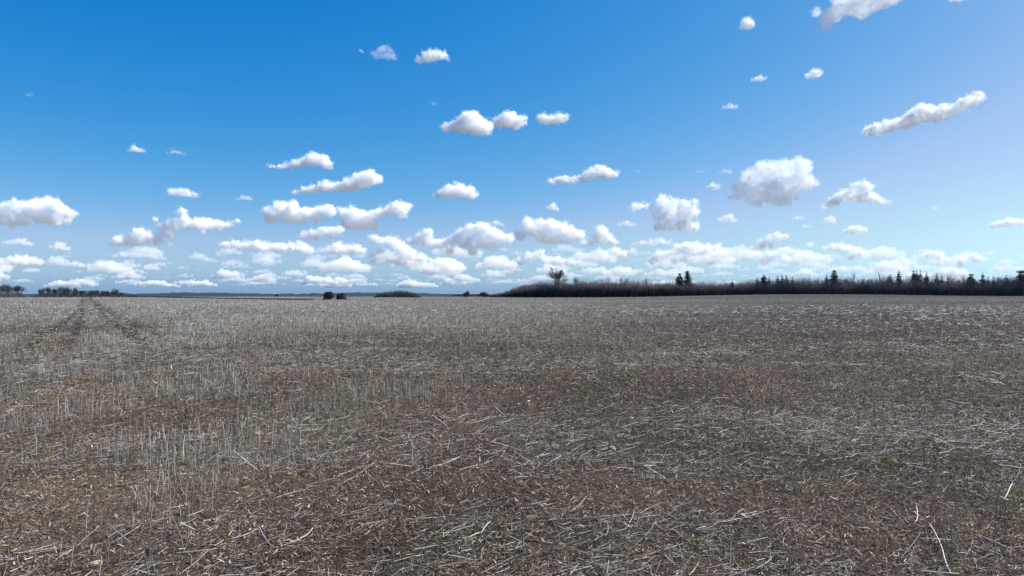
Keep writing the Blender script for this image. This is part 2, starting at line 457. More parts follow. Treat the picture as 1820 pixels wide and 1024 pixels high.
# ------------------------------------------------------------------ clouds: real volumes at cloud height
BASE_H = 1150.0
def cloud_mat(name, dens, unit=None, lo=0.3, hi=1.6, seed=0.0):
    """scattering vapour; with unit (metres per photo pixel there) its density is broken up by noise"""
    m = bpy.data.materials.new(name); m.use_nodes = True
    n = m.node_tree; n.nodes.remove(n.nodes['Principled BSDF'])
    v = n.nodes.new('ShaderNodeVolumePrincipled')
    v.inputs['Color'].default_value = (1, 1, 1, 1)
    v.inputs['Density'].default_value = dens
    v.inputs['Anisotropy'].default_value = 0.0
    n.links.new(v.outputs[0], n.nodes['Material Output'].inputs['Volume'])
    if unit:
        tc = n.nodes.new('ShaderNodeTexCoord')
        t = n.nodes.new('ShaderNodeTexNoise'); t.noise_dimensions = '4D'; t.inputs['W'].default_value = seed
        t.inputs['Scale'].default_value = 1 / (10.0 * unit); t.inputs['Detail'].default_value = 4.0; t.inputs['Roughness'].default_value = 0.7
        n.links.new(tc.outputs['Object'], t.inputs['Vector'])
        mr = n.nodes.new('ShaderNodeMapRange'); mr.inputs[1].default_value = 0.36; mr.inputs[2].default_value = 0.64
        mr.inputs[3].default_value = lo * dens; mr.inputs[4].default_value = hi * dens
        n.links.new(t.outputs[0], mr.inputs[0])
        mx = n.nodes.new('ShaderNodeMath'); mx.operation = 'MAXIMUM'; mx.inputs[1].default_value = 0
        n.links.new(mr.outputs[0], mx.inputs[0]); n.links.new(mx.outputs[0], v.inputs['Density'])
        m.cycles.volume_step_rate = 0.3
    return m

ICO = None
def ico():
    global ICO
    if ICO is None:
        bm = bmesh.new(); bmesh.ops.create_icosphere(bm, subdivisions=2, radius=1)
        ICO = (np.array([v.co[:] for v in bm.verts]), np.array([[v.index for v in f.verts] for f in bm.faces])); bm.free()
    return ICO

def skin(L, vox, seed, amp, inflate, flat, hurst=0.6, freq=0.13):
    iv, fi = ico()
    vs = []; fs = []; k = 0
    for (u, v, w_, r) in L:
        r = r + inflate
        if r < vox * 0.8: continue
        vs.append(iv * np.array([r, r * 0.9, r * 0.7]) + np.array([u, v, w_])); fs.append(fi + k); k += len(iv)
    V = np.concatenate(vs); Fq = np.concatenate(fs)
    me = bpy.data.meshes.new('tmp')
    me.from_pydata(V.tolist(), [], Fq.tolist())
    o = bpy.data.objects.new('tmp', me); col.objects.link(o)
    mod = o.modifiers.new('r', 'REMESH'); mod.mode = 'VOXEL'; mod.voxel_size = vox
    dg = bpy.context.evaluated_depsgraph_get()
    ev = o.evaluated_get(dg); em = ev.to_mesh()
    n_ = len(em.vertices); co = np.empty(n_ * 3, dtype=np.float32); em.vertices.foreach_get('co', co); co = co.reshape(-1, 3).astype(np.float64)
    no = np.empty(n_ * 3, dtype=np.float32); em.vertices.foreach_get('normal', no); no = no.reshape(-1, 3)
    fc = [tuple(p.vertices)[::-1] for p in em.polygons]
    ev.to_mesh_clear(); bpy.data.objects.remove(o); bpy.data.meshes.remove(me)
    off = Vector((seed * 7.7, seed * 3.1, 0))
    disp = np.array([noise.fractal(Vector(c_) * freq + off, hurst, 2.1, 4) for c_ in co])
    co = co + no * (disp[:, None] * amp)
    if flat is not None:
        low = co[:, 1] < flat
        co[low, 1] = flat + (co[low, 1] - flat) * 0.35
    return co, fc

def puff_mesh(lobes, seed, vox=1.3, rough=1.0, flat=None, wisps=True):
    """lobes: (u, v, w, r) in units of photo pixels; returns verts, faces, material index of core skin and looser outer skin"""
    rs = np.random.RandomState(seed)
    L = list(lobes)
    base = list(lobes)
    for a_, b_ in zip(base[:-1], base[1:]):          # bridges so that neighbouring domes run into each other
        d = math.hypot(a_[0] - b_[0], a_[1] - b_[1])
        if 4 < d < 2.6 * (a_[3] + b_[3]) / 2 + 6:
            L.append(tuple((p_ + q_) / 2 for p_, q_ in zip(a_[:3], b_[:3])) + (min(a_[3], b_[3]) * 0.85,))
            L.append(((a_[0] + b_[0]) / 2, min(a_[1], b_[1]) - 0.1 * a_[3], rs.uniform(-.5, .5) * a_[3], min(a_[3], b_[3]) * 0.75))
    for (u, v, w_, r) in list(L):
        for _ in range(max(5, min(26, int(5 + r * 1.1)))):
            d = rs.normal(0, 1, 3); d /= np.linalg.norm(d)
            if d[1] < -0.3: d[1] *= -0.6
            q = r * rs.uniform(0.16, 0.42)
            L.append((u + d[0] * r * 0.9, v + d[1] * r * 0.82, w_ + d[2] * r * 0.9, q))
    co, fc = skin(L, vox, seed, 2.4 * rough, -0.3, flat, 0.45, 0.17)
    mi = [0] * len(fc)
    if wisps:
        c2, f2 = skin(L, vox, seed + 5, 4.5 * rough, 2.4, None if flat is None else flat - 2.0, 0.35, 0.2)
        fc = fc + [tuple(i_ + len(co) for i_ in q) for q in f2]; mi += [1] * len(f2)
        co = np.concatenate([co, c2])
    return co, fc, mi

def build_cloud(name, lobes2, label, seed, opac=6.5, depth=1.0, rough=1.0, vox=None, grp='white cumulus clouds in the blue sky'):
    xs = [l[0] for l in lobes2]; ys = [l[1] for l in lobes2]
    cx = sum(xs) / len(xs); cy = sum(ys) / len(ys)
    yb = max(l[1] + l[2] * 0.75 for l in lobes2)
    dist = BASE_H / max((HZ - yb) / F, 0.03)
    rs = np.random.RandomState(seed)
    lob = []
    for (x, y, r) in lobes2:
        r = r * 1.08
        lob.append((x - cx, cy - y, rs.uniform(-0.4, 0.4) * r * depth, r))
    ext = max(max(xs) - min(xs), max(ys) - min(ys)) + 20
    co, fc, mi = puff_mesh(lob, seed, vox or min(1.3, max(0.7, ext / 80)), rough, flat=(cy - yb) + 1.5)
    az = az_of(cx); f = dist / F      # metres per photo pixel at that distance
    right = np.array([math.cos(az), -math.sin(az), 0]); fwd = np.array([math.sin(az), math.cos(az), 0])
    k = 1 / math.cos(az)              # widen: off-axis things are farther than their forward distance
    Vw = right * (co[:, :1] * f * math.cos(az)) + fwd * (co[:, 2:] * f) + np.array([0, 0, 1]) * (co[:, 1:2] * f)
    loc = np.array([math.tan(az) * dist, dist, EYE + (HZ - cy) * f])
    m = cloud_mat(name + '_vapour', 0.85 / (opac * f), f, -0.35, 2.5, seed * 1.3); m_out = cloud_mat(name + '_wisps', 0.40 / (opac * f), f, -1.1, 1.7, seed * 2.1)
    me = bpy.data.meshes.new(name); me.from_pydata(Vw.tolist(), [], fc); me.materials.append(m); me.materials.append(m_out)
    me.polygons.foreach_set('material_index', mi)
    o = bpy.data.objects.new(name, me); col.objects.link(o); o.location = loc
    tag(o, label, 'cloud', grp)
    return o

def auto_lobes(cx, cy, w_, h_, seed):
    """a small cloud from its box"""
    rs = np.random.RandomState(seed + 900)
    n_ = max(2, int(round(w_ / (h_ * 0.65))))
    out = []
    for i_ in range(n_):
        t = (i_ + 0.5) / n_ * 2 - 1
        r = h_ * 0.5 * (1 - 0.55 * t * t) * rs.uniform(0.75, 1.0)
        out.append((cx + t * (w_ / 2 - r * 0.6), cy + h_ * 0.5 - r * 0.95 + rs.uniform(-.08, .08) * h_, r))
    return out

CL = [
 # big ones: hand laid lobes (photo column, row, radius)
 ([(835,215,18),(820,224,14),(850,226,16),(792,227,8),(805,224,9),(862,232,10),(870,222,8)], 'rounded white cloud high above mid field, leftmost and largest of three in a short row', 5),
 ([(905,213,14),(888,217,11),(925,216,10),(915,222,10)], 'round white cloud in the middle of the short row of three high above the field', 5),
 ([(965,211,9),(982,212,8),(998,210,9),(974,215,8)], 'small flat white cloud, rightmost of the short row of three high above the field', 5.5),
 ([(745,107,7),(762,101,11),(776,98,10),(788,96,7)], 'small slanted white cloud high in the deep blue, right of a torn wisp', 7),
 ([(1470,32,13),(1462,40,7),(1484,14,17),(1452,8,9),(1515,8,18),(1535,16,16),(1560,8,16),(1590,-2,17),(1620,-6,16),(1640,-8,12),(1500,-10,20),(1560,-18,22)], 'large white cloud cut off by the top edge of the picture', 15),
 ([(1697,-6,8),(1712,-7,9),(1725,-6,7)], 'white cloud edge just peeking in at the top right corner', 6),
 ([(1328,40,9),(1335,36,6),(1322,45,5),(1329,48,5),(1340,42,4)], 'tiny star shaped white cloud near the top, left of the large cropped cloud', 6),
 ([(1545,225,11.0),(1537,224,7.3),(1560,221,11.0),(1578,219,12.2),(1595,216,12.2),(1612,213,13.4),(1628,207,15.9),(1645,204,17.1),(1662,207,14.6),(1678,205,13.4),(1695,200,11.0),(1710,195,11.0),(1724,189,11.0),(1737,186,9.8)], 'long narrow white cloud rising to the right in the pale right part of the sky', 5),
 ([(480,299,3.5),(495,299,4.5),(510,296,6),(525,292,8),(540,288,10),(558,281,13),(573,283,11),(583,290,8)], 'white cloud with a thin left tail, above the longer slanting cloud in the left half', 5.5),
 ([(525,344,5),(540,341,7),(556,338,8),(572,334,9),(588,333,9),(604,331,10),(620,328,13),(640,319,15),(655,316,15),(668,316,10),(580,324,5)], 'long slanting white cloud with a rounded right end in the left half of the sky', 5.5),
 ([(785,346,9),(798,340,12),(815,339,13),(832,341,11),(840,347,7),(776,349,5)], 'single oval white cloud low over the middle of the field', 5),
 ([(978,322,6),(992,321,7),(1004,318,7),(1020,320,7),(1036,318,8),(1050,311,11),(1066,306,12),(1080,308,10),(1094,310,6)], 'white cloud with a flat left tail and a humped right end over the bare tree', 5),
 ([(1318,332,17),(1308,345,9),(1335,315,18),(1352,300,14),(1372,304,18),(1395,303,18),(1418,299,16),(1434,298,12),(1400,325,20),(1430,325,17),(1375,335,19),(1350,345,16),(1345,360,10),(1385,358,14),(1412,345,14),(1450,330,7),(1296,348,5),(1372,322,16),(1330,350,11),(1372,352,14),(1400,362,9)], 'largest billowing white cloud with a grey heart over the right hand woods', 16),
 ([(1464,365,5),(1478,358,8),(1493,348,10),(1508,345,10),(1520,332,8),(1536,329,8),(1545,334,8),(1530,350,11),(1550,352,10),(1565,358,7),(1578,362,4)], 'grey based white cloud stepping up in the middle, just right of the largest cloud', 6),
 ([(1166,372,10),(1180,358,13),(1196,362,10),(1150,366,6),(1128,366,8),(1138,365,6),(1215,364,9),(1234,364,8),(1190,380,14),(1170,385,10),(1218,382,15),(1235,378,9),(1190,402,11),(1170,404,8),(1215,402,13),(1234,403,9)], 'tall heaped white cloud with a flat base left of the largest cloud', 8.5),
 ([(482,380,13),(480,392,9),(500,372,13),(518,370,12),(512,386,14),(540,380,12),(555,376,10),(572,374,12),(586,374,11),(535,393,8),(565,390,8)], 'puffy white cloud with two round heads under the long slanting cloud', 6),
 ([(612,382,11),(628,380,12),(645,388,15),(660,388,13),(640,402,11),(620,398,12),(675,378,9),(690,374,10),(705,368,11),(720,367,10),(712,378,10),(665,403,8)], 'white cloud whose right end rises in a bright ragged knob, left of the oval cloud', 6),
 ([(540,420,8),(556,416,8),(572,412,9),(588,410,8),(602,408,8),(560,424,6),(590,420,6)], 'flat grey white cloud tucked under the puffy cloud with two heads', 6),
 ([(-14,380,15),(8,374,12),(25,368,11),(45,375,16),(66,366,15),(84,360,13),(100,364,12),(114,374,11),(128,377,8),(72,384,15),(100,388,12),(120,390,8),(40,392,12),(10,392,12),(136,375,4),(20,402,7)], 'large domed white cloud at the left edge of the picture', 6.5),
 ([(305,343,8),(318,342,9),(332,344,8),(346,345,6)], 'small soft oval cloud alone in the left part of the sky', 9),
 ([(214,432,11),(203,436,6),(228,430,9),(246,418,11),(258,424,13),(240,434,8),(276,428,9),(292,408,11),(308,400,13),(300,416,9),(276,392,5),(322,376,8),(326,388,10),(334,398,9),(352,396,11),(372,396,11),(392,397,10),(408,396,8),(426,388,5),(360,410,7),(300,434,6)], 'straggling white cloud with an upright knob, climbing to the right in the left sky', 7),
 ([(402,437,7),(418,436,8),(436,438,9),(455,436,9),(474,440,10),(494,440,10),(515,440,10),(535,438,10),(550,445,9)], 'long low flat cloud over the far hills in the left half', 7),
 ([(586,446,10),(600,440,10),(615,444,9),(632,442,9),(645,446,7)], 'low white cloud with a domed top above the two field bushes', 7),
 ([(662,424,7),(680,430,9),(695,428,10),(712,440,11),(730,452,11),(748,458,9),(764,462,6),(680,455,13),(664,460,8),(700,458,12),(715,465,9)], 'broken heap of low cloud with a blue grey underside above the round grove', 7),
 ([(730,430,7),(745,422,9),(762,414,8),(762,432,9),(782,434,10),(802,430,11),(820,416,10),(836,408,11),(855,405,12),(872,412,11),(888,420,11),(905,424,9),(830,434,13),(858,430,13),(880,436,9),(800,445,9),(840,447,9),(815,424,9)], 'wide heaped white cloud with a blue grey base low over the middle of the picture', 7),
 ([(938,398,11),(945,410,12),(960,400,11),(978,402,13),(996,406,12),(1012,412,11),(1030,418,9),(960,420,12),(985,424,12),(1010,428,8),(925,418,10),(1038,430,6)], 'heaped white cloud with a lumpy top left of the bare tree', 7),
 ([(1070,413,11),(1062,424,9),(1080,424,9),(1050,432,7),(1092,430,5)], 'round headed small cloud above and right of the bare tree', 7),
 ([(940,456,9),(958,452,8),(925,464,8),(970,462,9),(990,464,9),(1012,466,8),(1030,466,6)], 'flat grey white cloud just above the bare tree', 9),
 ([(1064,462,6),(1078,455,9),(1095,450,9),(1110,452,7),(1125,448,5),(1090,462,8)], 'low lumpy cloud above the left end of the dark woods', 7),
 ([(1128,434,4),(1142,432,5),(1158,431,6),(1174,429,6),(1188,432,5)], 'thin flat strip of cloud under the tall heaped cloud', 8),
 ([(1158,462,8),(1172,454,10),(1188,452,9),(1206,442,10),(1222,438,10),(1240,440,10),(1256,444,10),(1272,446,11),(1286,452,9),(1230,456,11),(1200,462,9),(1262,464,9),(1300,462,7)], 'broad bank of white cloud above the pair of dark spruces', 7.5),
 ([(1316,458,7),(1332,452,8),(1350,455,9),(1368,452,8),(1384,450,8),(1398,446,8),(1420,450,7),(1440,436,5),(1360,464,8),(1395,462,8),(1420,464,6)], 'low cloud bank right of the pair of dark spruces', 8),
 ([(1338,440,5),(1352,434,7),(1366,424,7),(1382,420,8),(1396,422,6),(1370,436,6)], 'small two tier cloud over the low bank right of the pair of spruces', 7),
 ([(1765,400,6),(1778,397,7),(1792,394,8),(1806,396,8),(1820,398,7),(1832,398,7)], 'flat white cloud at the right edge of the picture', 5.5),
 ([(1466,440,6),(1480,437,7),(1495,440,8),(1510,444,8),(1525,448,9),(1540,450,7),(1555,451,5),(1515,458,7)], 'low double cloud above the round headed spruce', 7.5),
 ([(1625,457,5),(1640,454,6),(1656,451,7),(1672,452,7),(1660,460,7),(1684,464,8),(1700,462,8),(1716,460,8),(1732,459,8),(1746,462,6),(1705,470,7)], 'long low cloud above the right hand row of spruces', 7.5),
]
SMALL = [  # column, row, width, height, opacity length, label
 (682,92,50,30,60,'torn transparent wisp of cloud high in the deep blue'),
 (641,88,9,7,14,'tiny faint dot of cloud left of the torn wisp'),
 (1350,138,32,11,7,'thin slanted cloud scrap between the round puff and the star shaped cloud'),
 (1448,128,34,20,6,'little round puff of cloud alone below the large cropped cloud'),
 (1298,187,32,11,8,'thin small cloud scrap in the right half, above the largest cloud'),
 (240,264,32,13,9,'small lone puff in the upper left sky'),
 (312,270,34,8,22,'very faint streak of cloud right of the lone upper left puff'),
 (773,184,14,5,24,'barely visible speck of cloud above the row of three'),
 (49,167,12,8,30,'faintest speck of cloud near the upper left edge'),
 (1245,304,18,7,14,'tiny cloud speck left of the largest cloud, left one of two'),
 (1291,303,26,11,16,'tiny slanted cloud speck left of the largest cloud, right one of two'),
 (1133,305,10,6,24,'tiny faint dot of cloud right of the cloud over the bare tree'),
 (1268,331,28,15,8,'small puff touching the left side of the largest cloud'),
 (983,368,26,13,8,'small puff under the flat tailed cloud over the bare tree'),
 (434,351,32,10,12,'faint small cloud between the oval one and the two headed one'),
 (1294,387,38,16,7,'small smooth cloud below the largest cloud'),
 (1520,407,48,18,7,'small humped cloud over the right woods below the stepped cloud'),
 (1475,390,24,18,9,'small pointed cloud just under the stepped cloud'),
 (1419,388,24,8,8,'tiny flat cloud below the largest cloud, upper one of two'),
 (1434,402,20,7,9,'tiny flat cloud below the largest cloud, lower one of two'),
 (1663,368,22,9,24,'faint streak of cloud in the empty pale right sky'),
 (1115,397,38,11,10,'faint small cloud under the left lobe of the tall heaped cloud'),
 (884,397,30,12,9,'small puff on the upper right of the wide heaped cloud'),
 (105,437,44,16,8,'small lone cloud over the left hand trees'),
 (32,429,64,14,9,'flat cloud at the left edge under the large domed one'),
 (38,462,86,22,8,'long low cloud at the left edge over the trees'),
 (140,469,60,11,10,'thin low streak of cloud over the wheel tracks'),
 (270,473,34,14,9,'low bright puff right of the wheel tracks'),
 (240,452,90,13,12,'flat pale cloud beneath the straggling one'),
 (1510,478,100,13,10,'low pale streak of cloud just above the round headed spruce'),
 (1790,476,70,14,10,'low pale cloud at the right edge over the trees'),
]
for k_, (lob, lab, op) in enumerate(CL):
    build_cloud('cumulus_cloud', lob, lab, 100 + k_, op * 1.0)
for k_, (cx, cy, cw, ch, op, lab) in enumerate(SMALL):
    build_cloud('cloud_puff', auto_lobes(cx, cy, cw, ch, k_), lab, 300 + k_, op, rough=0.55 if op < 15 else 0.9, vox=0.7)

# the far bank of small flat clouds above the horizon
rs = np.random.RandomState(77)
acc_v, acc_f, k_ = [], [], 0
boxes = []
tries = 0
while len(boxes) < 460 and tries < 30000:
    tries += 1
    cy = 440 + 66 * rs.rand() ** 0.75
    cx = rs.uniform(-40, 1860)
    if cx < 150 and rs.rand() < 0.6: continue
    if 560 < cx < 1500 or rs.rand() < 0.5: pass
    else: continue
    sc_ = (HZ - cy) / 70
    cw = (20 + 110 * rs.rand() ** 2) * (0.45 + 0.5 * sc_); ch = cw * rs.uniform(0.24, 0.46) * (0.5 + 0.5 * sc_)
    ch = max(ch, 4)
    yb = cy + ch * 0.4
    dist = BASE_H / ((HZ - yb) / F) if HZ - yb > 12 else BASE_H / (12 / F)
    az = az_of(cx)
    X0 = math.tan(az) * dist; wr = cw / F * dist * 0.62
    if any(abs(X0 - b_[0]) < wr + b_[2] and abs(dist - b_[1]) < wr + b_[2] for b_ in boxes): continue
    boxes.append((X0, dist, wr))
    lob = [(x - cx, cy - y, rs.uniform(-.5, .5) * r, r) for (x, y, r) in auto_lobes(cx, cy, cw, ch, tries)]
    co, fc, mi = puff_mesh(lob, tries, max(0.7, cw / 60), 0.5, flat=-ch * 0.45, wisps=False)
    f = dist / F
    right = np.array([math.cos(az), -math.sin(az), 0]); fwd = np.array([math.sin(az), math.cos(az), 0])
    Vw = right * (co[:, :1] * f * math.cos(az)) + fwd * (co[:, 2:] * f) + np.array([0, 0, 1]) * (co[:, 1:2] * f)
    Vw = Vw + np.array([X0, dist, EYE + (HZ - cy) * f])
    acc_v.append(Vw); acc_f += [tuple(i_ + k_ for i_ in q) for q in fc]; k_ += len(Vw)
me = bpy.data.meshes.new('cloud_bank'); me.from_pydata(np.concatenate(acc_v).tolist(), [], acc_f)
me.materials.append(cloud_mat('distant_cloud_vapour', 1.0 / 340))
o = bpy.data.objects.new('cloud_bank', me); col.objects.link(o)
tag(o, 'far off bank of countless small flat clouds low above the horizon', 'clouds', kind='stuff')
print('bank', len(boxes), len(acc_f))
# ------------------------------------------------------------------ far hills
hx = np.linspace(-R(46), R(60), 520); rr_ = np.array([5300, 5600, 5900, 6300, 7000, 7600])
prof = np.array([0, .55, .95, 1.0, .6, 0])
HV = []
for k_, (r_, p_) in enumerate(zip(rr_, prof)):
    top = 21 + 13 * (vnoise(hx * 90, hx * 0, 0.25, 3, 80) - 0.5) * 2 + 14 * (vnoise(hx * 900, hx * 0 + k_, 0.35, 2, 82) - 0.5)
    pxc = 910 + F * np.tan(hx)
    top = top * (0.72 + 0.28 * sm(60, 330, pxc)) * (1 - 0.55 * sm(620, 860, pxc))
    HV.append(np.stack([r_ * np.tan(hx), np.full_like(hx, r_), (top + 14) * p_ - 14.5], -1))
HV = np.array(HV); nh = len(hx)
i = np.arange(len(rr_) - 1)[:, None] * nh + np.arange(nh - 1)[None, :]
hill_m = material('far_wooded_hill', rough=0.95, spec=0.1, base=(0.016, 0.022, 0.023), noise_scale=0.02, amount=0.35)
tag(mesh_obj('hills', HV.reshape(-1, 3), np.stack([i, i + 1, i + 1 + nh, i + nh], -1).reshape(-1, 4), 4, hill_m), kind='structure')

# ------------------------------------------------------------------ trees
bark_m = material('grey_bark', rough=0.9, spec=0.2, attr='tone')
needle_m = material('spruce_needles', rough=0.75, spec=0.25, attr='tone')
twig_m = material('bare_twigs', rough=0.9, spec=0.15, attr='tone')

def grow(rs, p, d, ln, r, lev, out, droop=0.0, spread=0.5, kids=(2, 4), shrink=0.72):
    """recursive limbs -> list of (level, start, vector, r0, r1)"""
    q = p + d * ln
    out.append((lev, p, d * ln, r, r * 0.72))
    if lev == 0: return
    for _ in range(rs.randint(*kids)):
        t = rs.uniform(0.55, 1.0)
        v = d + rs.normal(0, spread, 3); v[2] += 0.12 - droop; v /= np.linalg.norm(v)
        grow(rs, p + d * ln * t, v, ln * shrink * rs.uniform(0.75, 1.2), r * 0.62, lev - 1, out, droop, spread, kids, shrink)
    v = d + rs.normal(0, spread * 0.3, 3); v /= np.linalg.norm(v)
    grow(rs, q, v, ln * shrink * rs.uniform(0.85, 1.1), r * 0.7, lev - 1, out, droop, spread, kids, shrink)

def bare_tree(px, Y, H, label, seed, tone=(0.075, 0.062, 0.055), levels=6, spread=0.45, kids=(2, 4), trunk=0.3, wid=1.0, grp=None, name='bare_tree', thick=1.0, twig=0.035, stems=1, cat='tree'):
    rs = np.random.RandomState(seed)
    x, y = place(px, Y); z = h1(x, y) - 0.1
    root = empty(name, (x, y, z)); tag(root, label, cat, grp)
    out = []
    for s_ in range(stems):
        d0 = np.array([rs.normal(0, .06 if stems == 1 else .4), rs.normal(0, .06 if stems == 1 else .4), 1.0]); d0 /= np.linalg.norm(d0)
        grow(rs, np.array([rs.normal(0, .003) * stems, rs.normal(0, .003) * stems, 0.0]), d0, trunk, 0.02 * thick, levels, out, 0.0, spread, kids)
    top = max((p + v)[2] for _, p, v, _, _ in out); k = H / top
    kk = np.array([k * wid, k * wid, k])
    tr, cr = [], []
    for lev, p, v, a, b_ in out:
        (tr if lev >= levels - 1 else cr).append((p * kk, v * kk, max(a * k, twig), max(b_ * k, twig * 0.8)))
    for nm, lst, m in (('trunk', tr, bark_m), ('crown', cr, twig_m)):
        P = np.array([q[0] for q in lst]); D = np.array([q[1] for q in lst]); a = np.array([q[2] for q in lst]); b_ = np.array([q[3] for q in lst])
        C_ = np.array(tone)[None] * rs.uniform(0.75, 1.3, (len(P), 1))
        V, Fc, K = prisms(P, D, a, b_, C_, rs.normal(0, .04, (len(P), 3)) * np.linalg.norm(D, axis=1, keepdims=True), 2 if nm == 'crown' else 3, 5 if nm == 'trunk' else 3)
        mesh_obj(nm, V, Fc, 4, m, root, K)
    return root

def spruce(px, Y, H, Rw, label, seed, tone=(0.030, 0.042, 0.028), grp='dark spruces in the right hand woods', taper=1.0, base=0.08, ragged=0.25):
    rs = np.random.RandomState(seed)
    x, y = place(px, Y); z = h1(x, y) - 0.1
    root = empty('spruce_tree', (x, y, z)); tag(root, label, 'tree', grp)
    V, Fc, K = prisms(np.array([[0, 0, 0.0]]), np.array([[0, 0, H * 0.97]]), np.array([H * 0.014]), np.array([0.03]), np.array([[0.06, 0.045, 0.035]]), None, 4, 6)
    mesh_obj('trunk', V, Fc, 4, bark_m, root, K)
    P, D, W, C_ = [], [], [], []
    lv = int(H * 2.1)
    for i_ in range(lv):
        t = base + (1 - base) * (i_ + rs.rand()) / lv
        rad_ = Rw * (1 - t) ** (0.9 * taper) * (1 + rs.normal(0, ragged)) + 0.05; lf = min(1.0, 0.22 + rad_ / 1.8)
        if taper < 1: rad_ *= min(1, (t - base) * 5 + 0.55)
        for b_ in range(13):
            az = rs.uniform(0, 2 * math.pi); ln = max(0.15, rad_ * rs.uniform(0.6, 1.1))
            dv = np.array([math.cos(az), math.sin(az), rs.uniform(-0.45, 0.05) + 0.6 * (t > 0.9)])
            n_ = max(2, int(ln / 0.35))
            for s_ in range(n_):
                u_ = (s_ + rs.rand()) / n_
                p_ = np.array([0, 0, t * H]) + dv * ln * u_
                a2 = az + rs.normal(0, 0.9); l2 = rs.uniform(0.6, 1.1) * (1.1 - 0.4 * u_) * lf
                P.append(p_); D.append(np.array([math.cos(a2), math.sin(a2), rs.uniform(-0.7, 0.15)]) * l2)
                W.append(np.array([-math.sin(a2), math.cos(a2), rs.uniform(-.6, .6)]) * rs.uniform(0.35, 0.7) * lf)
                C_.append(np.array(tone) * rs.uniform(0.6, 1.7))
    V, Fc, K = strips(np.array(P), np.array(D), np.array(W), np.array(C_))
    mesh_obj('crown', V, Fc, 4, needle_m, root, K)
    return root

def thicket(name, cols, label, dens_stem, seed, tones_, depth=22, wide=0.06, kind='stuff', cat='thicket', under=None, grp=None):
    """cols: list of (photo column, distance, height m). A dense belt of leafless shrubs following that line"""
    rs = np.random.RandomState(seed)
    cols = sorted(cols)
    cx = np.array([c_[0] for c_ in cols], float); cy = np.array([c_[1] for c_ in cols], float); ch = np.array([c_[2] for c_ in cols], float)
    px = np.linspace(cx[0], cx[-1], 400); Yd = np.interp(px, cx, cy); X = (px - 910) / F * Yd
    seg = np.hypot(np.diff(X), np.diff(Yd)); tot = seg.sum(); cum = np.concatenate([[0], np.cumsum(seg)])
    N = int(tot * depth * dens_stem)
    s = rs.uniform(0, tot, N); pxs = np.interp(s, cum, px); dd = depth * rs.rand(N) ** 1.3
    Y = np.interp(s, cum, Yd) + dd + 3 * (vnoise(s, s * 0, 1 / 9.0, 2, seed) - 0.5); x = np.interp(s, cum, X) * Y / np.interp(s, cum, Yd)
    Hh = np.interp(pxs, cx, ch) * (0.72 + 0.62 * vnoise(s, dd * 0.7, 1 / 6.0, 3, seed + 1)) * rs.uniform(0.55, 0.98, N) ** 0.8
    end = np.minimum(1, np.minimum(s, tot - s) / 6 + 0.25)
    Hh *= end
    P = np.stack([x, Y, height(x, Y) - 0.05], -1)
    a = rs.uniform(0, 2 * math.pi, N); ti = np.abs(rs.normal(0, 0.22, N))
    D = np.stack([np.sin(ti) * np.cos(a), np.sin(ti) * np.sin(a), np.cos(ti)], -1) * Hh[:, None]
    T = np.array(tones_); hue = vnoise(s, dd, 1 / 12.0, 2, seed + 3)[:, None]
    C_ = T[0] * (1 - sm(.35, .65, hue)) + T[1] * sm(.35, .65, hue)
    C_ = C_ * rs.uniform(0.7, 1.3, (N, 1))
    rs2 = np.random.RandomState(seed + 1)
    def across(D_, wd):
        th = rs2.uniform(0, math.pi, len(D_)); w_ = np.stack([np.cos(th), np.sin(th), np.zeros(len(D_))], -1)
        return w_ * wd[:, None]
    parts_ = [strips(P, D, across(D, rs.uniform(wide, wide * 2, N)), C_ * 0.8, rs.normal(0, 0.06, (N, 3)) * Hh[:, None], 0.85)]
    for rep, (t0, t1, l0, l1) in enumerate(((0.15, 0.6, .25, .5), (0.4, 0.9, .18, .4), (0.5, 1.0, .12, .3))):
        t = rs.uniform(t0, t1, (N, 1)); B = P + D * t; a = rs.uniform(0, 2 * math.pi, N); e = rs.uniform(0.3, 1.3, N)
        D2 = np.stack([np.cos(e) * np.cos(a), np.cos(e) * np.sin(a), np.sin(e)], -1) * (Hh * rs.uniform(l0, l1, N) + 0.2)[:, None]
        parts_.append(strips(B, D2, across(D2, rs.uniform(wide * .7, wide * 1.4, N)), C_ * (1.0 + 0.12 * rep), None, 0.8))
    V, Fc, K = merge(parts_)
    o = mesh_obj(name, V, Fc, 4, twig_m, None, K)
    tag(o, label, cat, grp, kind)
    return o

# the long dark wood on the right
woodY = [(868, 640, 2.0), (885, 600, 3.0), (903, 560, 4.5), (915, 530, 7.0), (935, 505, 9.5), (960, 490, 11), (1000, 482, 11.5), (1060, 475, 12.2), (1120, 470, 11.6),
         (1180, 466, 11.0), (1240, 462, 10.2), (1300, 458, 10.4), (1345, 455, 11.8), (1420, 452, 12.0), (1500, 450, 12.2), (1600, 450, 11.8), (1700, 450, 11.6), (1800, 448, 12.2), (1960, 446, 12.6)]
thicket('leafless_thicket', woodY, 'long dark belt of leafless shrubs along the right half of the horizon', 3.6, 5,
        [(0.15, 0.130, 0.128), (0.235, 0.175, 0.158)], 24, 0.10)
thicket('wood_foot_shade', [(a_, b_ - 3, c_ * 0.55) for a_, b_, c_ in woodY], 'almost black stem layer painting the shade along the foot of the dark wood', 3.0, 6,
        [(0.020, 0.018, 0.019), (0.030, 0.025, 0.023)], 12, 0.16, cat='painted shade')  # near-black stem layer added: shade at the wood's foot put into its colour
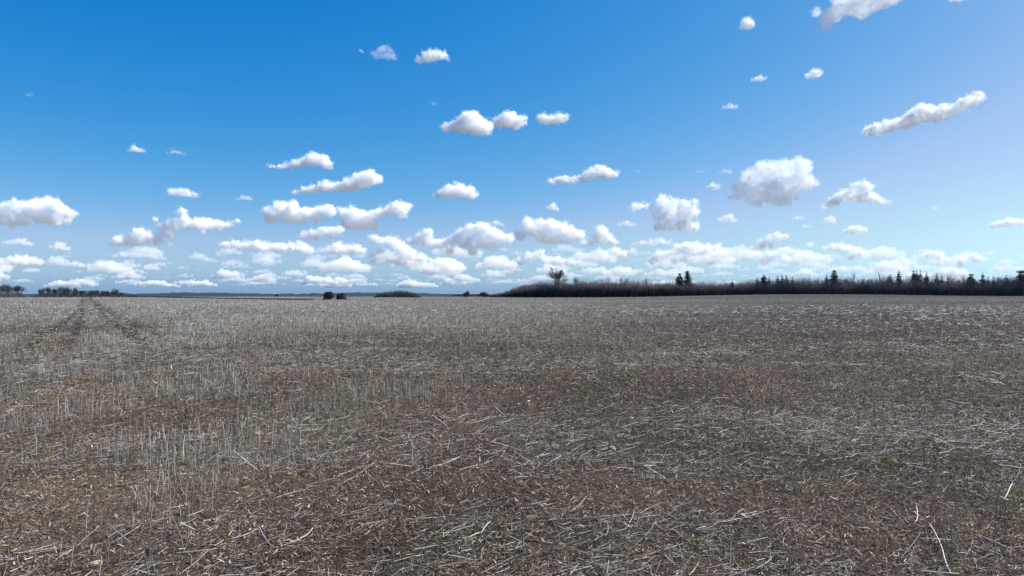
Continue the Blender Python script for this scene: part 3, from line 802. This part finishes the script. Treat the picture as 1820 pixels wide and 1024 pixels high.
thicket('round_grove', [(664, 520, 2.6), (672, 518, 3.6), (684, 516, 4.0), (700, 516, 5.0), (714, 516, 5.4), (728, 516, 4.4), (740, 518, 3.2), (748, 520, 2.2)],
        'low domed grove of grey shrubs alone in the field left of the middle', 5.5, 7, [(0.10, 0.092, 0.084), (0.13, 0.12, 0.10)], 16, 0.09, kind=None, cat='grove')
thicket('edge_shrubs', [(-30, 425, 4.6), (0, 425, 5.0), (24, 425, 5.2), (38, 425, 3.6), (44, 430, 1.0)], 'dense grey green shrubs under the trees at the left edge', 1.8, 12,
        [(0.085, 0.085, 0.080), (0.11, 0.10, 0.09)], 9, 0.06, kind=None, cat='shrubs')
thicket('hedge_row', [(752, 900, 1.5), (800, 880, 1.6), (822, 700, 2.2), (850, 680, 2.6), (872, 640, 2.8)], 'thin low hedge leading from the open field to the dark wood', 1.6, 8,
        [(0.055, 0.045, 0.040), (0.07, 0.05, 0.04)], 10, 0.10, cat='hedge')
thicket('scrub', [(50, 420, 1.2), (74, 420, 3.0), (96, 420, 3.2), (112, 420, 4.4), (130, 420, 3.9), (150, 420, 3.2), (170, 420, 3.6), (190, 420, 2.8), (207, 430, 3.4), (225, 440, 2.0), (262, 470, 1.3), (300, 480, 0.6)], 'brown scrub at the foot of the left hand trees', 2.6, 9,
        [(0.060, 0.050, 0.044), (0.080, 0.060, 0.050)], 8, 0.07, cat='scrub')

bare_tree(990, 492, 23, 'tall bare tree with open forked limbs towering above the left part of the dark wood', 3, levels=6, kids=(2, 4), spread=0.42, trunk=0.36, thick=1.1, tone=(0.045, 0.038, 0.034), wid=0.95, twig=0.035)
bare_tree(1021, 490, 16, 'smaller bare tree with a thin brownish crown beside the tall forked one', 14, levels=5, kids=(2, 3), spread=0.36, tone=(0.10, 0.078, 0.062), wid=0.75, twig=0.02)
BT = [(1437, 15.0, 21, 'rounded bare tree left of the round headed spruce'), (1455, 13.8, 22, 'low bare tree touching the left side of the small spruce pair'),
      (1500, 14.6, 23, 'bare tree right behind the round headed spruce'), (1517, 17.6, 24, 'pale bare tree with a high thin top right of the round headed spruce'),
      (1534, 14.4, 25, 'bushy bare tree with a warm brown crown'), (1563, 17.4, 26, 'widest pale bare tree between the brown crown and the spruces'),
      (1612, 14.8, 27, 'bare tree between the tall narrow spruce and the spruce cluster'), (1692, 15.6, 28, 'bare tree right of the two slim spruces'),
      (1708, 15.0, 29, 'bluish bare tree left of the broad dark spruce'), (1772, 14.0, 30, 'low bare tree in the gap near the right edge'),
      (1398, 13.6, 31, 'low bare tree right of the leftmost spruce group'), (1150, 13.6, 32, 'bare tree barely rising from the middle of the wood'),
      (1105, 14.2, 33, 'thin bare tree top above the wood right of the tall forked tree'), (1075, 13.6, 34, 'faint bare tree top just right of the tall forked tree')]
for px, H, sd, lab in BT:
    warm = sd == 25
    Yw = np.interp(px, [q[0] for q in woodY], [q[1] for q in woodY]) + 9; bare_tree(px, Yw, H * Yw / 462, lab, sd, levels=6, kids=(1, 3), spread=0.45, tone=(0.13, 0.075, 0.05) if warm else (0.085, 0.078, 0.074), wid=1.0, twig=0.028, trunk=0.28, grp='bare trees rising from the dark wood')

SP = [(1208, 16.0, 2.9, .6, 'left one of the dark pair of spruces, wide and slightly lower'), (1222, 17.6, 3.0, .6, 'right one of the dark pair of spruces, taller'),
      (1302, 12.2, 1.5, 1, 'lone tiny spruce tip between the dark pair and the right hand woods'),
      (1346, 13.2, 2.2, 1, 'first spruce of the right hand woods, low and broad'), (1358, 15.2, 2.4, .8, 'thick spruce at the left end of the right hand woods'), (1367, 14.4, 1.4, 1, 'thin spruce beside the thick left end one'),
      (1382, 14.8, 1.7, 1, 'spruce with a leaning tip, first of the dense trio'), (1390, 15.2, 1.9, 1, 'middle spruce of the dense trio'), (1398, 15.4, 1.8, 1, 'last spruce of the dense trio'),
      (1409, 14.0, 1.7, 1, 'small separate spruce after the dense trio'), (1469, 15.4, 1.9, 1, 'spruce directly left of the round headed one'),
      (1483, 18.2, 2.3, .55, 'tall round headed dark spruce standing clear of the bare trees'), (1582, 15.8, 2.2, 1, 'spruce left of the tall narrow one'),
      (1598, 18.6, 2.0, 1, 'tall narrow spruce with a pointed top and open sides'), (1624, 18.6, 2.1, 1, 'left spruce of the tall cluster'), (1630, 18.0, 2.0, 1, 'middle spruce of the tall cluster'),
      (1636, 18.4, 2.0, 1, 'right spruce of the tall cluster'), (1647, 17.0, 2.3, 1, 'spruce just beyond the tall cluster'), (1665, 16.4, 1.7, 1, 'left one of two slim spruces'),
      (1674, 15.2, 1.6, 1, 'right one of two slim spruces'), (1685, 14.6, 1.4, 1, 'short thin spruce after the two slim ones'), (1726, 15.4, 2.6, .6, 'broad blunt dark spruce among bluish bare trees'),
      (1747, 16.6, 2.3, 1, 'pointed spruce left of two short tips'), (1756, 14.0, 1.4, 1, 'first short spruce tip after the pointed one'), (1766, 14.2, 1.5, 1, 'second short spruce tip after the pointed one'),
      (1789, 15.4, 2.0, 1, 'slender spruce left of the broad one at the edge'), (1816, 17.6, 4.2, .6, 'very broad dark spruce cut by the right edge'), (1833, 16.6, 3.0, .8, 'spruce just outside the right edge of the frame')]
for k_, (px, H, rw, tp, lab) in enumerate(SP[:-1]):   # the last one stands outside the frame
    Yw = np.interp(px, [q[0] for q in woodY], [q[1] for q in woodY]) + (12 if k_ < 2 else 5)
    spruce(px, Yw, H * Yw / 456, rw * (2.25 if k_ > 1 else 1.9), lab, 50 + k_, taper=tp)

# left hand trees
LT = [(-8, 8.2, 1.3), (6, 8.0, 1.2), (20, 8.6, 1.3), (33, 7.6, 1.1), (74, 5.6, .8), (84, 6.6, .9), (97, 6.0, .9), (110, 7.0, 1.0), (121, 6.6, 1.0), (131, 6.2, .9),
      (144, 4.6, .9), (152, 5.2, 1.0), (163, 4.8, 1.1), (172, 5.0, .9), (184, 4.6, 1.0), (193, 4.4, .9), (206, 6.0, .8), (216, 3.6, 1.0)]
LL = ['bluish bare tree cut by the left edge', 'bare tree at the left edge, second from the edge', 'tallest bare tree of the clump at the left edge', 'rightmost bare tree of the clump at the left edge',
      'thin bare tree beginning the middle left row', 'taller bare tree with a split crown in the middle left row', 'leaning bare tree before the gap in the left row',
      'tallest bare tree just left of the wheel tracks', 'broad bare tree just left of the wheel tracks', 'short dense bare tree just left of the wheel tracks', 'small bare tree behind the end of the left wheel track',
      'small rounded bare tree at the head of the wheel tracks', 'squat pale bare tree between the heads of the wheel tracks', 'squat dark bare tree just right of the wheel tracks',
      'reddish small bare tree right of the wheel tracks', 'second reddish small tree right of the wheel tracks', 'slender bare tree standing alone at the right end of the left row', 'lowest bare bush tree ending the left row']
for k_, ((px, H, wd), lab) in enumerate(zip(LT, LL)):
    red = k_ in (14, 15)
    bare_tree(px, 400 + (k_ % 3) * 8, H, lab, 200 + k_, levels=6, kids=(2, 3), spread=0.42, tone=(0.10, 0.065, 0.055) if red else (0.075, 0.080, 0.078), wid=wd * 0.8, twig=0.022,
              trunk=0.26, grp='bare trees along the left horizon', thick=0.6, stems=5)
# two field bushes and hedge bushes
bare_tree(583, 268, 3.6, 'larger of the two dark round bushes standing in the open field', 301, levels=6, spread=0.75, tone=(0.06, 0.06, 0.048), wid=0.95, twig=0.022, trunk=0.12, name='field_bush', stems=8, cat='bush', grp='dark bushes in the open field')
bare_tree(605, 266, 2.8, 'smaller of the two dark round bushes standing in the open field', 302, levels=6, spread=0.8, tone=(0.07, 0.056, 0.05), wid=1.0, twig=0.022, trunk=0.12, name='field_bush', stems=8, cat='bush', grp='dark bushes in the open field')
bare_tree(832, 560, 5.4, 'dark bush with a pointed top in the thin hedge left of the wood', 303, levels=6, spread=0.6, tone=(0.045, 0.048, 0.048), wid=1.1, twig=0.05, trunk=0.2, name='hedge_bush', stems=3, cat='bush', grp='bushes in the thin hedge')
bare_tree(858, 560, 4.8, 'rounded dark bush in the thin hedge next to the wood', 304, levels=6, spread=0.7, tone=(0.045, 0.045, 0.045), wid=1.5, twig=0.05, trunk=0.2, name='hedge_bush', stems=3, cat='bush', grp='bushes in the thin hedge')
bare_tree(492, 640, 2.8, 'tiny dark bush far off in front of the blue hills', 305, levels=5, spread=0.7, tone=(0.03, 0.035, 0.03), wid=1.3, twig=0.09, trunk=0.2, name='distant_bush', stems=3, cat='bush')
bare_tree(685, 505, 1.9, 'little black bush in front of the domed grove', 306, levels=5, spread=0.7, tone=(0.02, 0.02, 0.02), wid=2.0, twig=0.07, trunk=0.2, name='low_bush', stems=3, cat='bush')

# dark grass along a ditch in the far left field
rs = np.random.RandomState(91); N = 9000
t = rs.rand(N); y = 350 - 100 * t + rs.normal(0, 1.2, N); x = ((225 + 330 * t) - 910) / F * (350 - 100 * t)
P = np.stack([x, y, height(x, y)], -1); hh = rs.uniform(.15, .45, N) * sm(0, .2, t)
D = np.stack([rs.normal(0, .3, N), rs.normal(0, .3, N), np.ones(N)], -1) * hh[:, None]
W = np.stack([np.ones(N), np.zeros(N), np.zeros(N)], -1) * rs.uniform(.06, .16, (N, 1))
V, Fc, K = strips(P, D, W, np.array([[0.05, 0.042, 0.030]]) * rs.uniform(.6, 1.5, (N, 1)))
tag(mesh_obj('ditch_grass', V, Fc, 4, twig_m, colors=K), 'dark line of dead grass along a ditch in the far left field', 'grass', kind='stuff')

# ------------------------------------------------------------------ small things lying in the foreground
def ground_at(px, py):
    d = EYE * F / (py - HZ)
    for _ in range(4):
        x = (px - 910) / F * d; d = (EYE - h1(x, d)) * F / (py - HZ)
    x = (px - 910) / F * d
    return np.array([x, d, h1(x, d)])

stone_m = material('pale_stone', rough=0.85, spec=0.3, base=(0.42, 0.34, 0.20), noise_scale=30, amount=0.3)
stone2_m = material('grey_stone', rough=0.85, spec=0.3, base=(0.36, 0.30, 0.25), noise_scale=25, amount=0.35)
def stone(px, py, a, b_, c_, m, label, seed):
    p = ground_at(px, py); v, f = ico()
    rs = np.random.RandomState(seed)
    bm = bmesh.new(); bmesh.ops.create_icosphere(bm, subdivisions=4, radius=1)
    for q in bm.verts:
        n_ = 1 + 0.22 * noise.fractal(q.co * 1.3 + Vector((seed, 0, 0)), 1, 2, 3)
        q.co = Vector((q.co.x * a * n_, q.co.y * b_ * n_, q.co.z * c_ * n_))
    me = bpy.data.meshes.new('stone'); bm.to_mesh(me); bm.free()
    me.polygons.foreach_set('use_smooth', np.ones(len(me.polygons), dtype=bool)); me.materials.append(m)
    o = bpy.data.objects.new('stone', me); o.location = (p[0], p[1], p[2] + c_ * 0.45); o.rotation_euler = (0.05, 0.03, seed)
    col.objects.link(o); tag(o, label, 'stone')
stone(173, 1001, .040, .028, .013, stone_m, 'flat yellowish stone among the chaff near the bottom left corner', 1)
stone(1088, 800, .042, .035, .034, stone2_m, 'rounded pale stone half sunk in the straw right of the middle foreground', 2)

def stalk(pts, rad_, label, tone, seed):
    """one notable broken stalk through (column, row, lift) points, with a split end"""
    P3 = []
    for (px, py, lift, base) in pts:
        g = ground_at(*base) if base else ground_at(px, py)
        s = g[1]
        P3.append(np.array([(px - 910) / F * s, s, EYE + (HZ - py) * s / F]) if base else g + np.array([0, 0, lift]))
    rs = np.random.RandomState(seed); parts_ = []
    for a, b_ in zip(P3[:-1], P3[1:]):
        parts_.append(prisms(a[None], (b_ - a)[None], np.array([rad_]), np.array([rad_ * 0.9]), np.array([tone]), rs.normal(0, .004, (1, 3)), 3, 7))
    e = P3[-1]; d = (P3[-1] - P3[-2]); d /= np.linalg.norm(d)
    for _ in range(3):
        v = d + rs.normal(0, .35, 3); parts_.append(prisms(e[None] - d * .004, v[None] * rs.uniform(.015, .035), np.array([rad_ * .6]), np.array([rad_ * .15]), np.array([tone]), None, 1, 5))
    V, Fc, K = merge(parts_)
    tag(mesh_obj('broken_stalk', V, Fc, 4, straw_m, colors=K, smooth=True), label, 'stalk', 'notable broken stalks in the foreground')
PA = (0.60, 0.57, 0.52)
stalk([(1650, 948, .07, None), (1672, 985, .04, None), (1688, 1022, .01, None)], .0042, 'long pale stalk slanting down to the bottom edge in the right foreground', PA, 1)
stalk([(416, 986, 0, None), (421, 960, 0, (418, 990)), (428, 945, 0, (418, 990))], .0045, 'short thick pale stub standing upright near the bottom left', PA, 2)
stalk([(460, 944, 0, None), (462, 934, 0, (460, 944)), (484, 972, .01, None)], .0036, 'bent grey stalk folded over beside the short thick stub', (0.40, 0.40, 0.42), 3)
stalk([(500, 972, .01, None), (540, 958, .02, None), (556, 946, .03, None)], .0036, 'pale stalk lying bent near the bottom, right of the folded grey one', PA, 4)
stalk([(828, 960, .01, None), (856, 950, .02, None), (870, 938, .045, None)], .0034, 'pale curved straw in the middle foreground, its right end lifted', PA, 5)
stalk([(1264, 924, .012, None), (1284, 929, .01, None), (1322, 922, .012, None), (1340, 918, .02, None)], .0030, 'thin white straw bent into a shallow V right of the middle foreground', PA, 6)
stalk([(1624, 929, .008, None), (1628, 918, .02, None), (1626, 909, .05, None)], .0036, 'short white hooked stub in the right foreground', PA, 7)
stalk([(1782, 888, .005, None), (1789, 880, .03, None), (1796, 872, .06, None)], .0048, 'thick white stub leaning near the right edge', PA, 8)
stalk([(768, 830, .01, None), (795, 824, .015, None), (816, 817, .03, None)], .0045, 'single straight pale straw lying left of the middle foreground', PA, 9)
stalk([(1035, 766, .01, None), (1070, 767, .012, None), (1100, 771, .01, None)], .0052, 'long level white straw in the middle distance right of centre', PA, 10)

# ------------------------------------------------------------------ haze: one closed box of thin air round the field, below the clouds
bm = bmesh.new(); bmesh.ops.create_cube(bm, size=1)
me = bpy.data.meshes.new('haze'); bm.to_mesh(me); bm.free()
hz = bpy.data.objects.new('haze', me); hz.scale = (98000, 98000, 60); hz.location = (0, 0, 60 / 2 - 17)
col.objects.link(hz)
hm = bpy.data.materials.new('thin_haze'); hm.use_nodes = True
n = hm.node_tree; n.nodes.remove(n.nodes['Principled BSDF'])
v = n.nodes.new('ShaderNodeVolumePrincipled'); v.inputs['Color'].default_value = (0.45, 0.7, 1.0, 1)
v.inputs['Density'].default_value = 0.000014; v.inputs['Anisotropy'].default_value = 0.2
n.links.new(v.outputs[0], n.nodes['Material Output'].inputs['Volume'])
me.materials.append(hm)
tag(hz, kind='stuff')
